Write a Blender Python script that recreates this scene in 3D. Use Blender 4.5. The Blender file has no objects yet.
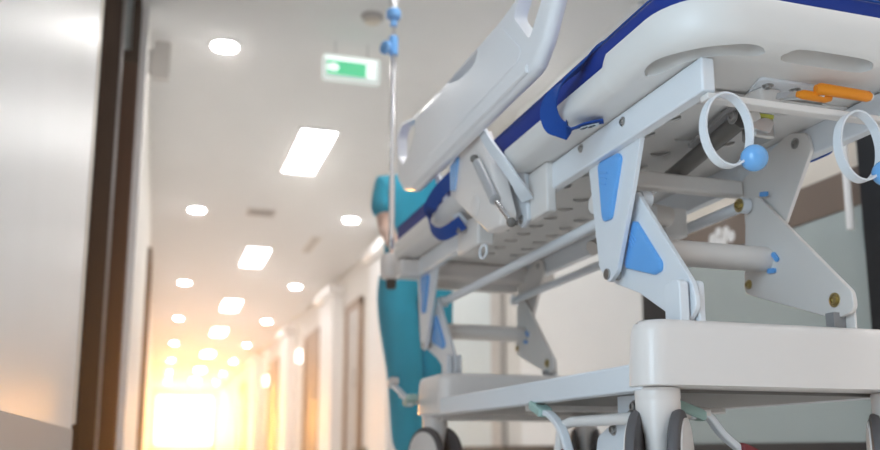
import bpy, bmesh, math, random
from mathutils import Vector, Matrix
random.seed(7)
R = math.radians
SC = bpy.context.scene
COL = SC.collection

# ------------------------------------------------------------------ camera
FLOOR_Z = 0.05
cam_data = bpy.data.cameras.new('camera')
cam = bpy.data.objects.new('camera', cam_data)
COL.objects.link(cam)
cam_data.sensor_width = 36.0
cam_data.lens = 896.0 / 880.0 * 36.0
cam_data.shift_y = 68.0 / 880.0
cam_data.clip_start = 0.02
cam_data.clip_end = 200
cam.location = (0, 0, 0.17)
cam.rotation_euler = (R(90 + 9.939), 0, R(-17.568))
cam_data.dof.use_dof = True
cam_data.dof.focus_distance = 1.85
cam_data.dof.aperture_fstop = 2.1
SC.camera = cam

# ------------------------------------------------------------------ world, lights, exposure
world = bpy.data.worlds.new('world')
SC.world = world
world.use_nodes = True
bg = world.node_tree.nodes['Background']
bg.inputs[0].default_value = (0.75, 0.87, 1.0, 1)
bg.inputs[1].default_value = 0.3

vs = world.node_tree.nodes.new('ShaderNodeVolumeScatter')
vs.inputs['Color'].default_value = (1.0, 0.93, 0.84, 1)
vs.inputs['Density'].default_value = 0.015
vs.inputs['Anisotropy'].default_value = 0.86
world.node_tree.links.new(vs.outputs[0], world.node_tree.nodes['World Output'].inputs['Volume'])

def area_light(name, loc, target, sx, sy, power, color):
    ld = bpy.data.lights.new(name, 'AREA')
    ld.shape = 'RECTANGLE'; ld.size = sx; ld.size_y = sy
    ld.energy = power; ld.color = color
    o = bpy.data.objects.new(name, ld); COL.objects.link(o)
    o.location = loc
    d = Vector(target) - Vector(loc)
    o.rotation_euler = d.to_track_quat('-Z', 'Y').to_euler()
    return o
area_light('cool_left_fill', (-1.55, 0.35, 1.10), (1.2, 0.9, 0.95), 2.3, 2.0, 84, (0.62, 0.84, 1.0))  # added cool fill for the stretcher's left faces; no window stands here
area_light('warm_front_fill', (1.3, -1.6, 2.7), (1.3, 1.2, 0.0), 2.2, 2.2, 26, (1.0, 0.72, 0.58))  # added unseen fill that warms the near end faces; no fitting modelled
area_light('overhead_panel_light', (1.2, 3.1, 2.72), (1.2, 3.1, 0.0), 0.31, 1.23, 22, (1.0, 0.98, 0.96))
area_light('overhead_downlight', (2.1, 1.1, 2.72), (2.1, 1.1, 0.0), 0.2, 0.2, 16, (1.0, 0.98, 0.96))
sun_win = area_light('sunset_window_light', (1.3, 39.96, 1.45), (1.0, 0.0, 1.2), 2.4, 2.3, 125, (1.0, 0.42, 0.09))
sun_win.data.spread = R(45)

SC.view_settings.view_transform = 'Standard'
SC.view_settings.look = 'None'
SC.view_settings.gamma = 1.0
SC.view_settings.use_curve_mapping = False
SC.view_settings.exposure = 0.08
try:
    SC.cycles.use_denoising = True
    SC.cycles.max_bounces = 10
    SC.cycles.diffuse_bounces = 6
    SC.cycles.sample_clamp_indirect = 8.0
except Exception:
    pass

# ------------------------------------------------------------------ materials
def mat(name, col, rough=0.5, metal=0.0, var=0.03, scale=6.0, emit=None, strength=0.0, bump=0.0, bump_scale=200.0,
        stretch=None, coat=0.0, spec=0.5, trans=0.0):
    m = bpy.data.materials.new(name)
    m.use_nodes = True
    nt = m.node_tree
    b = nt.nodes['Principled BSDF']
    b.inputs['Roughness'].default_value = rough
    b.inputs['Metallic'].default_value = metal
    b.inputs['Coat Weight'].default_value = coat
    b.inputs['Specular IOR Level'].default_value = spec
    b.inputs['Transmission Weight'].default_value = trans
    tc = nt.nodes.new('ShaderNodeTexCoord')
    mp = nt.nodes.new('ShaderNodeMapping')
    if stretch: mp.inputs['Scale'].default_value = stretch
    nt.links.new(tc.outputs['Object'], mp.inputs['Vector'])
    n = nt.nodes.new('ShaderNodeTexNoise')
    n.inputs['Scale'].default_value = scale
    n.inputs['Detail'].default_value = 3
    nt.links.new(mp.outputs['Vector'], n.inputs['Vector'])
    mx = nt.nodes.new('ShaderNodeMix'); mx.data_type = 'RGBA'
    mx.inputs['A'].default_value = (*[max(0, c * (1 - var)) for c in col], 1)
    mx.inputs['B'].default_value = (*[min(1, c * (1 + var)) for c in col], 1)
    nt.links.new(n.outputs['Fac'], mx.inputs['Factor'])
    nt.links.new(mx.outputs['Result'], b.inputs['Base Color'])
    if bump:
        n2 = nt.nodes.new('ShaderNodeTexNoise'); n2.inputs['Scale'].default_value = bump_scale
        nt.links.new(mp.outputs['Vector'], n2.inputs['Vector'])
        bp = nt.nodes.new('ShaderNodeBump'); bp.inputs['Strength'].default_value = bump
        bp.inputs['Distance'].default_value = 0.001
        nt.links.new(n2.outputs['Fac'], bp.inputs['Height'])
        nt.links.new(bp.outputs['Normal'], b.inputs['Normal'])
    if emit:
        b.inputs['Emission Color'].default_value = (*emit, 1)
        b.inputs['Emission Strength'].default_value = strength
    return m

M = {}
M['ceiling'] = mat('ceiling_paint', (0.82, 0.83, 0.835), 0.8)
M['wall'] = mat('wall_paint', (0.80, 0.77, 0.73), 0.6)
M['lobby_wall'] = mat('lobby_wall_paint', (0.46, 0.38, 0.33), 0.7)
M['white_wall'] = mat('white_wall_panel', (0.92, 0.92, 0.92), 0.45)
M['floor'] = mat('vinyl_floor', (0.84, 0.82, 0.79), 0.4, scale=3, var=0.06)
M['steel_panel'] = mat('brushed_steel', (0.68, 0.67, 0.665), 0.42, 0.6, var=0.05, scale=3.0, stretch=(40, 1, 0.4))
M['kick'] = mat('kick_plate', (0.42, 0.37, 0.34), 0.6, 0.0)
M['dark_frame'] = mat('dark_bronze_frame', (0.035, 0.022, 0.017), 0.8, 0.0, spec=0.0)
M['dark_leaf'] = mat('dark_wood_leaf', (0.075, 0.034, 0.022), 0.7, spec=0.05, var=0.25, scale=4, stretch=(1, 12, 1))
M['cream_trim'] = mat('cream_trim', (0.72, 0.66, 0.58), 0.4)
M['black_frame'] = mat('black_frame', (0.014, 0.017, 0.022), 0.6, spec=0.2)
M['band'] = mat('brown_band', (0.16, 0.115, 0.09), 0.35, var=0.12, scale=3)
M['frost'] = mat('frosted_glass', (0.38, 0.44, 0.44), 0.25, spec=0.6)
M['pale_glass'] = mat('pale_glass', (0.60, 0.68, 0.70), 0.3)
M['brown_door'] = mat('brown_door', (0.30, 0.19, 0.12), 0.4, var=0.15, stretch=(1, 10, 1))
M['baseboard'] = mat('dark_baseboard', (0.03, 0.028, 0.03), 0.4)
M['white_plastic'] = mat('white_plastic', (0.79, 0.74, 0.71), 0.33, coat=0.15)  # warm tint in the colour stands in for warm light on near faces
M['litter_plastic'] = mat('litter_plastic', (0.74, 0.72, 0.70), 0.36, bump=0.05, bump_scale=350)
M['white_steel'] = mat('white_powder_coat', (0.76, 0.79, 0.83), 0.32, coat=0.15)  # bluish tint imitates the cool light falling on the left faces
M['tube_steel'] = mat('tube_powder_coat', (0.76, 0.72, 0.69), 0.35)  # base colour warmed to mimic the light tone on the tubes
M['under'] = mat('underside_laminate', (0.72, 0.705, 0.69), 0.5)
M['hole'] = mat('hole_shadow_board', (0.30, 0.29, 0.28), 0.7)
M['rail_plastic'] = mat('side_rail_plastic', (0.80, 0.80, 0.82), 0.30, coat=0.25)
M['blue_pad'] = mat('blue_inset_plastic', (0.13, 0.40, 0.84), 0.35)
M['ball_blue'] = mat('blue_ball_plastic', (0.16, 0.42, 0.80), 0.22, coat=0.3)
M['mattress'] = mat('blue_mattress_vinyl', (0.006, 0.034, 0.25), 0.55, spec=0.15, bump=0.15, bump_scale=500)
M['webbing'] = mat('blue_webbing', (0.007, 0.062, 0.30), 0.75, spec=0.15, bump=0.6, bump_scale=900)
M['label_white'] = mat('label_cloth', (0.70, 0.78, 0.82), 0.6)
M['ink'] = mat('label_ink', (0.03, 0.04, 0.06), 0.6)
M['chrome'] = mat('chrome', (0.75, 0.75, 0.76), 0.14, 1.0)
M['steel'] = mat('zinc_steel', (0.48, 0.47, 0.46), 0.32, 1.0, var=0.1)
M['gold_zinc'] = mat('yellow_zinc', (0.55, 0.45, 0.22), 0.3, 1.0)
M['dark_metal'] = mat('dark_grey_cylinder', (0.17, 0.16, 0.15), 0.4, 0.3)
M['mid_grey'] = mat('mid_grey_plastic', (0.30, 0.29, 0.29), 0.45)
M['light_grey'] = mat('light_grey_paint', (0.46, 0.46, 0.47), 0.35, 0.2)
M['black'] = mat('black_rubber', (0.025, 0.025, 0.027), 0.55)
M['tyre'] = mat('grey_tyre', (0.10, 0.095, 0.10), 0.55)
M['orange'] = mat('orange_grip', (0.90, 0.30, 0.010), 0.35)
M['green_pad'] = mat('green_pedal', (0.34, 0.50, 0.46), 0.4)
M['red_pad'] = mat('red_pedal', (0.22, 0.03, 0.035), 0.45)
M['yellow'] = mat('yellow_tag', (0.60, 0.62, 0.10), 0.5)
M['skin'] = mat('skin', (0.64, 0.42, 0.33), 0.5)
M['scrubs'] = mat('teal_scrubs', (0.010, 0.36, 0.52), 0.8, var=0.12, scale=9, bump=0.3, bump_scale=40)
M['hair'] = mat('dark_hair', (0.02, 0.013, 0.010), 0.45)
M['shoe'] = mat('white_shoe', (0.7, 0.7, 0.7), 0.5)
M['eye'] = mat('eye_white', (0.8, 0.78, 0.75), 0.3)
M['lip'] = mat('lip', (0.45, 0.16, 0.14), 0.5)
M['lamp_white'] = mat('lamp_housing', (0.8, 0.8, 0.8), 0.4)
M['panel_emit'] = mat('panel_diffuser', (0.9, 0.9, 0.9), 0.5, emit=(1.0, 0.985, 0.97), strength=24.0)
M['down_emit'] = mat('downlight_lens', (0.9, 0.9, 0.9), 0.5, emit=(1.0, 0.98, 0.96), strength=85.0)
M['sconce_emit'] = mat('sconce_lens', (0.9, 0.9, 0.9), 0.5, emit=(1.0, 0.93, 0.85), strength=5.0)
M['sign_white'] = mat('sign_white', (0.8, 0.85, 0.84), 0.5, emit=(0.85, 1.0, 0.96), strength=0.35)
M['sign_lit'] = mat('sign_lit_white', (0.9, 0.95, 0.92), 0.5, emit=(0.9, 1.0, 0.96), strength=0.9)
M['sign_green'] = mat('sign_green', (0.10, 0.55, 0.28), 0.5, emit=(0.12, 0.85, 0.42), strength=0.55)
M['sunset'] = mat('sunlit_pane', (0.9, 0.8, 0.6), 0.5, emit=(1.0, 0.70, 0.28), strength=9.0)
M['vent'] = mat('vent_grey', (0.5, 0.48, 0.46), 0.5)

# ------------------------------------------------------------------ mesh helpers
def BM(): return bmesh.new()

def link(name, bm, m, parent=None, bevel=0.0, seg=2, smooth=35, sub=0):
    bmesh.ops.recalc_face_normals(bm, faces=bm.faces[:])
    me = bpy.data.meshes.new(name)
    bm.to_mesh(me); bm.free()
    for p in me.polygons: p.use_smooth = True
    me.set_sharp_from_angle(angle=R(smooth))
    me.materials.append(m)
    o = bpy.data.objects.new(name, me)
    COL.objects.link(o)
    if bevel:
        md = o.modifiers.new('bevel', 'BEVEL'); md.width = bevel; md.segments = seg
        md.limit_method = 'ANGLE'; md.angle_limit = R(40)
    if sub:
        md = o.modifiers.new('sub', 'SUBSURF'); md.levels = sub; md.render_levels = sub
    if parent is not None: attach(o, parent)
    return o

def attach(o, parent):
    o.parent = parent
    if parent.type == 'EMPTY':
        o.matrix_parent_inverse = Matrix.Translation(-Vector(parent.location))

def thing(name, label, cat, loc=(0, 0, 0), group=None, kind=None):
    o = bpy.data.objects.new(name, None); COL.objects.link(o)
    o.location = loc; o.empty_display_size = 0.1
    return tag(o, label, cat, group, kind)

def tag(o, label, cat, group=None, kind=None):
    o['label'] = label; o['category'] = cat
    if group: o['group'] = group
    if kind: o['kind'] = kind
    return o

def box(bm, x0, x1, y0, y1, z0, z1):
    v = [bm.verts.new(p) for p in ((x0,y0,z0),(x1,y0,z0),(x1,y1,z0),(x0,y1,z0),(x0,y0,z1),(x1,y0,z1),(x1,y1,z1),(x0,y1,z1))]
    for f in ((0,3,2,1),(4,5,6,7),(0,1,5,4),(1,2,6,5),(2,3,7,6),(3,0,4,7)):
        bm.faces.new([v[i] for i in f])

def round_poly(pts, r, n=5):
    """round the corners of a 2-D polygon; r is a number or one radius per corner"""
    out = []
    N = len(pts)
    for i in range(N):
        p = Vector(pts[i]); a = Vector(pts[i-1]); b = Vector(pts[(i+1) % N])
        rr = r[i] if isinstance(r, (list, tuple)) else r
        if rr <= 0: out.append(tuple(p)); continue
        da = (a - p); db = (b - p)
        la, lb = da.length, db.length
        da.normalize(); db.normalize()
        ang = da.angle(db)
        t = min(rr / math.tan(ang / 2), la * 0.49, lb * 0.49)
        p0 = p + da * t; p1 = p + db * t
        for k in range(n + 1):
            s = k / n
            q = p0 * (1-s)**2 + p * 2*s*(1-s) + p1 * s*s
            out.append(tuple(q))
    return out

def place(axis, a, u, v):
    return {'x': (a, u, v), 'y': (u, a, v), 'z': (u, v, a)}[axis]

def prism(bm, pts, axis, a0, a1):
    A = [bm.verts.new(place(axis, a0, *p)) for p in pts]
    B = [bm.verts.new(place(axis, a1, *p)) for p in pts]
    n = len(pts)
    bm.faces.new(A); bm.faces.new(B[::-1])
    for i in range(n):
        bm.faces.new((A[i], B[i], B[(i+1) % n], A[(i+1) % n]))

def loft(bm, rings, cap0=True, cap1=True):
    VV = [[bm.verts.new(p) for p in ring] for ring in rings]
    n = len(rings[0])
    for a, b in zip(VV, VV[1:]):
        for i in range(n):
            bm.faces.new((a[i], a[(i+1) % n], b[(i+1) % n], b[i]))
    if cap0: bm.faces.new(VV[0])
    if cap1: bm.faces.new(VV[-1][::-1])

def frame_for(d):
    d = Vector(d).normalized()
    up = Vector((0, 0, 1)) if abs(d.z) < 0.9 else Vector((1, 0, 0))
    s = d.cross(up).normalized()
    return s, s.cross(d).normalized()

def tube(bm, pts, r, n=14, radii=None):
    """swept round tube through the points"""
    pts = [Vector(p) for p in pts]
    rings = []
    s0 = None
    for i, p in enumerate(pts):
        if i == 0: d = pts[1] - p
        elif i == len(pts) - 1: d = p - pts[i-1]
        else: d = (pts[i+1] - p).normalized() + (p - pts[i-1]).normalized()
        d.normalize()
        if s0 is None: s, t = frame_for(d)
        else:
            s = (s0 - d * s0.dot(d)).normalized(); t = s.cross(d).normalized()
        s0 = s
        rr = radii[i] if radii else r
        rings.append([tuple(p + s * math.cos(2*math.pi*k/n) * rr + t * math.sin(2*math.pi*k/n) * rr) for k in range(n)])
    loft(bm, rings)

def cyl(bm, p0, p1, r, n=20, r1=None):
    tube(bm, [p0, p1], r, n, [r, r1 if r1 is not None else r])

def lathe(bm, prof, loc, axis=(0, 0, 1), n=28):
    """prof: list of (radius, height) along axis"""
    s, t = frame_for(axis); a = Vector(axis).normalized(); L = Vector(loc)
    rings = []
    for r, h in prof:
        rr = max(r, 1e-4)
        rings.append([tuple(L + a * h + s * math.cos(2*math.pi*k/n) * rr + t * math.sin(2*math.pi*k/n) * rr) for k in range(n)])
    loft(bm, rings)

def ball(bm, c, r, seg=20, sc=(1, 1, 1)):
    ret = bmesh.ops.create_uvsphere(bm, u_segments=seg, v_segments=seg // 2 + 2, radius=r)
    for v in ret['verts']:
        v.co = Vector((v.co.x * sc[0], v.co.y * sc[1], v.co.z * sc[2])) + Vector(c)

def ribbon(bm, pts, width_dir, w, th):
    """flat strap swept along pts; width_dir is a vector or a list of vectors"""
    pts = [Vector(p) for p in pts]
    rings = []
    for i, p in enumerate(pts):
        d = (pts[min(i+1, len(pts)-1)] - pts[max(i-1, 0)]).normalized()
        wd = Vector(width_dir[i] if isinstance(width_dir, list) else width_dir)
        wd = (wd - d * wd.dot(d)).normalized()
        nn = d.cross(wd).normalized()
        rings.append([tuple(p + wd*a*w/2 + nn*b*th/2) for a, b in ((-1,-1),(1,-1),(1,1),(-1,1))])
    loft(bm, rings)

def smooth_path(pts, k=6):
    """Catmull-Rom through pts"""
    P = [Vector(p) for p in pts]
    P = [P[0]*2 - P[1]] + P + [P[-1]*2 - P[-2]]
    out = []
    for i in range(1, len(P) - 2):
        for j in range(k):
            t = j / k
            p0, p1, p2, p3 = P[i-1], P[i], P[i+1], P[i+2]
            out.append(0.5 * ((2*p1) + (-p0+p2)*t + (2*p0-5*p1+4*p2-p3)*t*t + (-p0+3*p1-3*p2+p3)*t**3))
    out.append(P[-2])
    return out

def cut(o, cbm):
    """carve the closed shape cbm out of object o, leaving plain mesh data"""
    bmesh.ops.recalc_face_normals(cbm, faces=cbm.faces[:])
    me = bpy.data.meshes.new('cutter'); cbm.to_mesh(me); cbm.free()
    c = bpy.data.objects.new('cutter', me); COL.objects.link(c)
    md = o.modifiers.new('cut', 'BOOLEAN'); md.operation = 'DIFFERENCE'; md.object = c; md.solver = 'EXACT'
    dg = bpy.context.evaluated_depsgraph_get(); dg.update()
    new = bpy.data.meshes.new_from_object(o.evaluated_get(dg))
    o.modifiers.clear()
    o.data = new
    bpy.data.objects.remove(c, do_unlink=True)
    for p in new.polygons: p.use_smooth = True
    new.set_sharp_from_angle(angle=R(35))
    return o

def struct(name, bm, m, label, cat, parent=None, bevel=0.0):
    o = link(name, bm, m, parent, bevel)
    if parent is None: tag(o, label, cat, kind='structure')
    return o

# ================================================================== SETTING
CEIL = 2.75; XL = -0.15; XRW = 2.6; YF = 40.0
bm = BM(); box(bm, -1.8, 2.8, -4.2, YF + 0.3, -0.10, FLOOR_Z)
struct('floor', bm, M['floor'], 'pale vinyl corridor floor below the stretcher', 'floor')
bm = BM(); box(bm, -1.8, 2.8, -4.2, YF + 0.3, CEIL, CEIL + 0.12)
struct('ceiling', bm, M['ceiling'], 'flat off white corridor ceiling carrying the lights', 'ceiling')
bm = BM(); box(bm, XRW, XRW + 0.2, -4.2, YF + 0.3, FLOOR_Z, CEIL)
struct('wall_right', bm, M['wall'], 'long cream corridor wall behind the stretcher', 'wall')
bm = BM(); box(bm, -0.6, XL, 5.30, YF + 0.3, FLOOR_Z, CEIL)
struct('wall_left', bm, M['wall'], 'cream corridor wall beyond the dark door posts', 'wall')
bm = BM(); box(bm, -0.188, -0.150, 5.22, 5.30, FLOOR_Z, CEIL)
struct('trim_1', bm, M['white_wall'], 'white corner trim beside the dark door posts', 'trim')
bm = BM(); box(bm, -0.6, -0.36, 1.62, 5.3, FLOOR_Z, CEIL)
struct('wall_bay', bm, M['wall'], 'recessed wall carrying the steel panel and dark door', 'wall')
bm = BM(); box(bm, -1.8, -1.6, -4.2, 1.82, FLOOR_Z, CEIL)
struct('wall_lobby', bm, M['lobby_wall'], 'lobby side wall behind the viewpoint', 'wall')
bm = BM(); box(bm, -1.6, -0.6, 1.62, 1.82, FLOOR_Z, CEIL)
struct('wall_return', bm, M['lobby_wall'], 'short lobby wall returning to the steel panel', 'wall')
bm = BM(); box(bm, -1.6, 2.6, -4.2, -4.0, FLOOR_Z, CEIL)
struct('wall_back', bm, M['lobby_wall'], 'lobby end wall behind the viewpoint', 'wall')
# end of the corridor: wall with a tall bright window
WX0, WX1, WZ0, WZ1 = 0.05, 2.45, 0.35, 2.45
bm = BM()
box(bm, XL, WX0, YF, YF + 0.2, FLOOR_Z, CEIL); box(bm, WX1, XRW, YF, YF + 0.2, FLOOR_Z, CEIL)
box(bm, WX0, WX1, YF, YF + 0.2, FLOOR_Z, WZ0); box(bm, WX0, WX1, YF, YF + 0.2, WZ1, CEIL)
struct('wall_far', bm, M['wall'], 'end wall of the corridor around the glowing window', 'wall')
win = thing('window_1', 'glowing low sun window at the corridor end', 'window', (1.28, YF, WZ0), kind='structure')
bm = BM(); box(bm, WX0, WX1, YF + 0.08, YF + 0.10, WZ0, WZ1); link('pane', bm, M['sunset'], win)
bm = BM()
for x in (WX0, 0.87, 1.65, WX1 - 0.05): box(bm, x, x + 0.05, YF + 0.02, YF + 0.08, WZ0, WZ1)
box(bm, WX0, WX1, YF + 0.02, YF + 0.08, WZ0, WZ0 + 0.05); box(bm, WX0, WX1, YF + 0.02, YF + 0.08, WZ1 - 0.05, WZ1)
link('window_frame', bm, M['cream_trim'], win)

# left bay: steel panel, dark posts, dark door leaf
bm = BM(); box(bm, -0.36, -0.30, 1.62, 3.76, 0.25, CEIL)
struct('panel_steel', bm, M['steel_panel'], 'brushed steel wall panel close to the viewpoint', 'wall panel')
bpy.data.objects['panel_steel'].name = 'wall_panel'
bm = BM(); box(bm, -0.36, -0.298, 1.62, 3.8, FLOOR_Z, 0.25)
struct('baseboard_left', bm, M['kick'], 'dull grey kick plate under the steel panel', 'baseboard', bevel=0.004)
bm = BM(); box(bm, -0.36, -0.295, 3.76, 3.86, 0.27, CEIL)
struct('trim_2', bm, M['cream_trim'], 'narrow cream edge strip beside the steel panel', 'trim')
dl = thing('door_1', 'dark bronze framed door in the recessed left bay', 'door', (-0.33, 6, FLOOR_Z), kind='structure')
bm = BM(); box(bm, -0.36, -0.28, 3.86, 4.93, FLOOR_Z, CEIL); link('door_post', bm, M['dark_frame'], dl, 0.006)
bm = BM(); box(bm, -0.36, -0.268, 4.93, 5.00, FLOOR_Z, CEIL); link('edge_strip', bm, M['steel'], dl, 0.003)
bm = BM(); box(bm, -0.36, -0.190, 5.08, 5.28, FLOOR_Z, 2.34); link('door_leaf', bm, M['dark_leaf'], dl, 0.006)
bm = BM(); box(bm, -0.36, -0.188, 5.06, 5.28, 2.34, 2.40); link('door_head', bm, M['dark_frame'], dl, 0.004)
bm = BM(); box(bm, -0.232, -0.190, 5.07, 5.28, 2.40, CEIL); link('transom_post', bm, M['dark_frame'], dl, 0.003)
bm = BM(); box(bm, -0.36, -0.232, 5.12, 5.14, 2.40, CEIL); link('transom_pane', bm, M['pale_glass'], dl)
d4 = thing('door_2', 'narrow brown door on the cream wall past the dark door posts', 'door', (-0.03, 10.2, FLOOR_Z), kind='structure')
bm = BM(); box(bm, -0.17, -0.125, 9.7, 10.7, FLOOR_Z, 2.15); link('door_leaf', bm, M['brown_door'], d4, 0.004)
bm = BM(); box(bm, -0.17, -0.11, 9.6, 9.7, FLOOR_Z, 2.25); box(bm, -0.17, -0.11, 10.7, 10.8, FLOOR_Z, 2.25); box(bm, -0.17, -0.11, 9.6, 10.8, 2.15, 2.25)
link('door_frame', bm, M['dark_leaf'], d4)

# right wall: framed glass bay behind the stretcher, white panel, pale glass door, far doors and pilasters
g = thing('door_3', 'black framed frosted glass door with a brown band', 'door', (2.57, 3.5, FLOOR_Z), kind='structure')
bm = BM(); box(bm, 2.55, 2.6, 2.66, 4.03, 0.2, 1.10); link('frosted_pane', bm, M['frost'], g)
bm = BM(); box(bm, 2.545, 2.6, 2.66, 4.03, 1.10, 1.255); link('brown_band', bm, M['band'], g, 0.003)
bm = BM(); box(bm, 2.56, 2.6, 2.66, 4.03, 1.255, 2.3); link('upper_panel', bm, M['cream_trim'], g)
for y0, y1 in ((2.25, 2.66), (4.03, 4.29)):
    bm = BM(); box(bm, 2.52, 2.6, y0, y1, FLOOR_Z, 2.4); link('door_post', bm, M['black_frame'], g, 0.004)
bm = BM(); cyl(bm, (2.50, 2.70, 1.0), (2.50, 2.70, 1.62), 0.014); link('pull_bar', bm, M['lamp_white'], g)
bm = BM()
for k, (yy, zz) in enumerate(((3.50, 1.16), (3.54, 1.19), (3.56, 1.15), (3.60, 1.20), (3.61, 1.16), (3.65, 1.18))): lathe(bm, [(0.028, 0), (0.026, 0.0015)], (2.545, yy, zz), (-1, 0, 0), 12)
link('white_decal', bm, M['lamp_white'], g)
bm = BM(); box(bm, 2.52, 2.6, 2.25, 4.29, 2.3, 2.4); link('door_head', bm, M['black_frame'], g, 0.004)
bm = BM(); box(bm, 2.545, 2.6, 2.66, 4.03, FLOOR_Z, 0.2); link('kick_plate', bm, M['baseboard'], g)
bm = BM(); box(bm, 2.575, 2.6, 4.29, 6.15, 0.2, CEIL)
struct('trim_3', bm, M['white_wall'], 'plain white wall panel behind the middle of the stretcher', 'wall panel')
bm = BM(); box(bm, 2.57, 2.6, 4.29, 12.0, FLOOR_Z, 0.2)
struct('baseboard_right', bm, M['baseboard'], 'dark baseboard along the right wall', 'baseboard')
g = thing('door_4', 'pale grey glazed door behind the far end of the stretcher', 'door', (2.58, 7.3, FLOOR_Z), kind='structure')
bm = BM(); box(bm, 2.57, 2.6, 6.7, 8.1, 0.2, 2.2); link('door_leaf', bm, M['pale_glass'], g)
bm = BM(); box(bm, 2.55, 2.6, 6.5, 6.7, 0.2, 2.3); box(bm, 2.55, 2.6, 8.1, 8.25, 0.2, 2.3); box(bm, 2.55, 2.6, 6.5, 8.25, 2.2, 2.3)
link('door_frame', bm, M['vent'], g)
def pilaster(n, y0, y1, label):
    t = thing('trim_%d' % n, label, 'pilaster', (2.5, y0, FLOOR_Z), kind='structure')
    bm = BM(); box(bm, 2.42, 2.6, y0, y1, FLOOR_Z, 2.42); link('shaft', bm, M['white_wall'], t, 0.01)
    bm = BM(); box(bm, 2.34, 2.6, y0 - 0.1, y1 + 0.1, 2.42, 2.56); link('capital', bm, M['white_wall'], t, 0.02)
pilaster(4, 12.9, 13.9, 'white pilaster with a capital between the grey and the nearest brown door')
pilaster(5, 17.6, 18.6, 'white pilaster beyond the nearest brown door')
pilaster(6, 23.5, 24.6, 'white pilaster beyond the second brown door')
pilaster(7, 9.6, 10.5, 'white pilaster beside the person in scrubs')
def far_door(n, y0, y1, m, label):
    t = thing('door_%d' % n, label, 'door', (2.58, y0, FLOOR_Z), kind='structure')
    bm = BM(); box(bm, 2.575, 2.6, y0, y1, FLOOR_Z, 2.1); link('door_leaf', bm, M[m], t)
    bm = BM(); box(bm, 2.55, 2.6, y0 - 0.12, y0, FLOOR_Z, 2.2); box(bm, 2.55, 2.6, y1, y1 + 0.12, FLOOR_Z, 2.2); box(bm, 2.55, 2.6, y0 - 0.12, y1 + 0.12, 2.1, 2.2)
    link('door_frame', bm, M['brown_door'], t)
    bm = BM(); cyl(bm, (2.53, y0 + 0.12, 1.0), (2.53, y0 + 0.12, 1.25), 0.012); box(bm, 2.52, 2.58, y0 + 0.11, y0 + 0.13, 1.0, 1.02)
    link('door_handle', bm, M['chrome'], t)
far_door(5, 11.7, 12.5, 'vent', 'grey corridor door beside the person in scrubs')
far_door(6, 14.9, 16.2, 'brown_door', 'nearest of the brown doors along the right wall')
far_door(7, 20.2, 21.4, 'brown_door', 'second of the brown doors along the right wall')
far_door(8, 27.8, 29.4, 'brown_door', 'farthest of the brown doors along the right wall')

# ================================================================== CEILING FIXTURES
def ordinal(i): return ['first', 'second', 'third', 'fourth', 'fifth', 'sixth', 'seventh', 'eighth'][i]
def dup(root, loc, label):
    r = root.copy(); COL.objects.link(r); r.location = loc; r['label'] = label
    for ch in list(root.children):
        c = ch.copy(); COL.objects.link(c); c.parent = r; c.matrix_parent_inverse = Matrix.Identity(4)
    return r
def downlight():
    t = thing('downlight', '', 'ceiling light', (0, 0, 0), 'round recessed downlights')
    bm = BM(); lathe(bm, [(0.084, 0.0), (0.098, -0.004), (0.098, -0.010), (0.084, -0.012)], (0, 0, 0)); o = link('trim_ring', bm, M['lamp_white'], t)
    o.matrix_parent_inverse = Matrix.Identity(4)
    bm = BM(); lathe(bm, [(0.080, -0.0125), (0.080, -0.016), (0.068, -0.018)], (0, 0, 0)); o = link('lens', bm, M['down_emit'], t)
    o.matrix_parent_inverse = Matrix.Identity(4)
    return t
first = None
for row, xs, ys, nm in (('left', (0.29, 0.0041), (5.6, 9.8, 14.3, 18.35, 22.75, 27.15, 31.5, 35.8), 'left'),
                        ('right', (1.94, 0.0080), (5.4, 9.72, 14.13, 18.24, 22.65, 26.93, 31.5, 35.8), 'right')):
    for i, y in enumerate(ys):
        lab = 'round ceiling downlight, %s along the %s row down the corridor' % (ordinal(i), nm)
        loc = (xs[0] + xs[1] * y + (0.12 if row == 'right' and i == 0 else 0), y, CEIL)
        if first is None:
            first = downlight(); first.location = loc; first['label'] = lab
        else: dup(first, loc, lab)
def panel_light():
    t = thing('panel_light', '', 'ceiling light', (0, 0, 0), 'rectangular ceiling panel lights')
    bm = BM()
    for a in ((-0.165, -0.142, -0.61, 0.61), (0.142, 0.165, -0.61, 0.61), (-0.142, 0.142, -0.61, -0.587), (-0.142, 0.142, 0.587, 0.61)):
        box(bm, a[0], a[1], a[2], a[3], -0.014, 0.0)
    o = link('frame', bm, M['lamp_white'], t); o.matrix_parent_inverse = Matrix.Identity(4)
    bm = BM(); box(bm, -0.142, 0.142, -0.587, 0.587, -0.010, -0.001); o = link('diffuser', bm, M['panel_emit'], t)
    o.matrix_parent_inverse = Matrix.Identity(4)
    return t
first = None
for i, (x, y) in enumerate(((1.175, 7.55), (1.195, 12.1), (1.225, 16.4), (1.28, 20.3), (1.32, 25.1), (1.37, 30.3), (1.40, 35.0))):
    lab = 'bright rectangular ceiling panel light, %s along the middle of the corridor' % ordinal(i)
    if first is None:
        first = panel_light(); first.location = (x, y, CEIL); first['label'] = lab
    else: dup(first, (x, y, CEIL), lab)
t = thing('smoke_detector', 'small beige smoke detector on the ceiling beside the drip pole', 'smoke detector', (1.135, 4.93, CEIL))
bm = BM(); lathe(bm, [(0.07, 0), (0.07, -0.012), (0.06, -0.022)], (1.135, 4.93, CEIL)); link('base', bm, M['vent'], t)
bm = BM(); lathe(bm, [(0.045, -0.0225), (0.045, -0.04), (0.03, -0.048)], (1.135, 4.93, CEIL)); link('sensor_cap', bm, M['cream_trim'], t)
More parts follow.
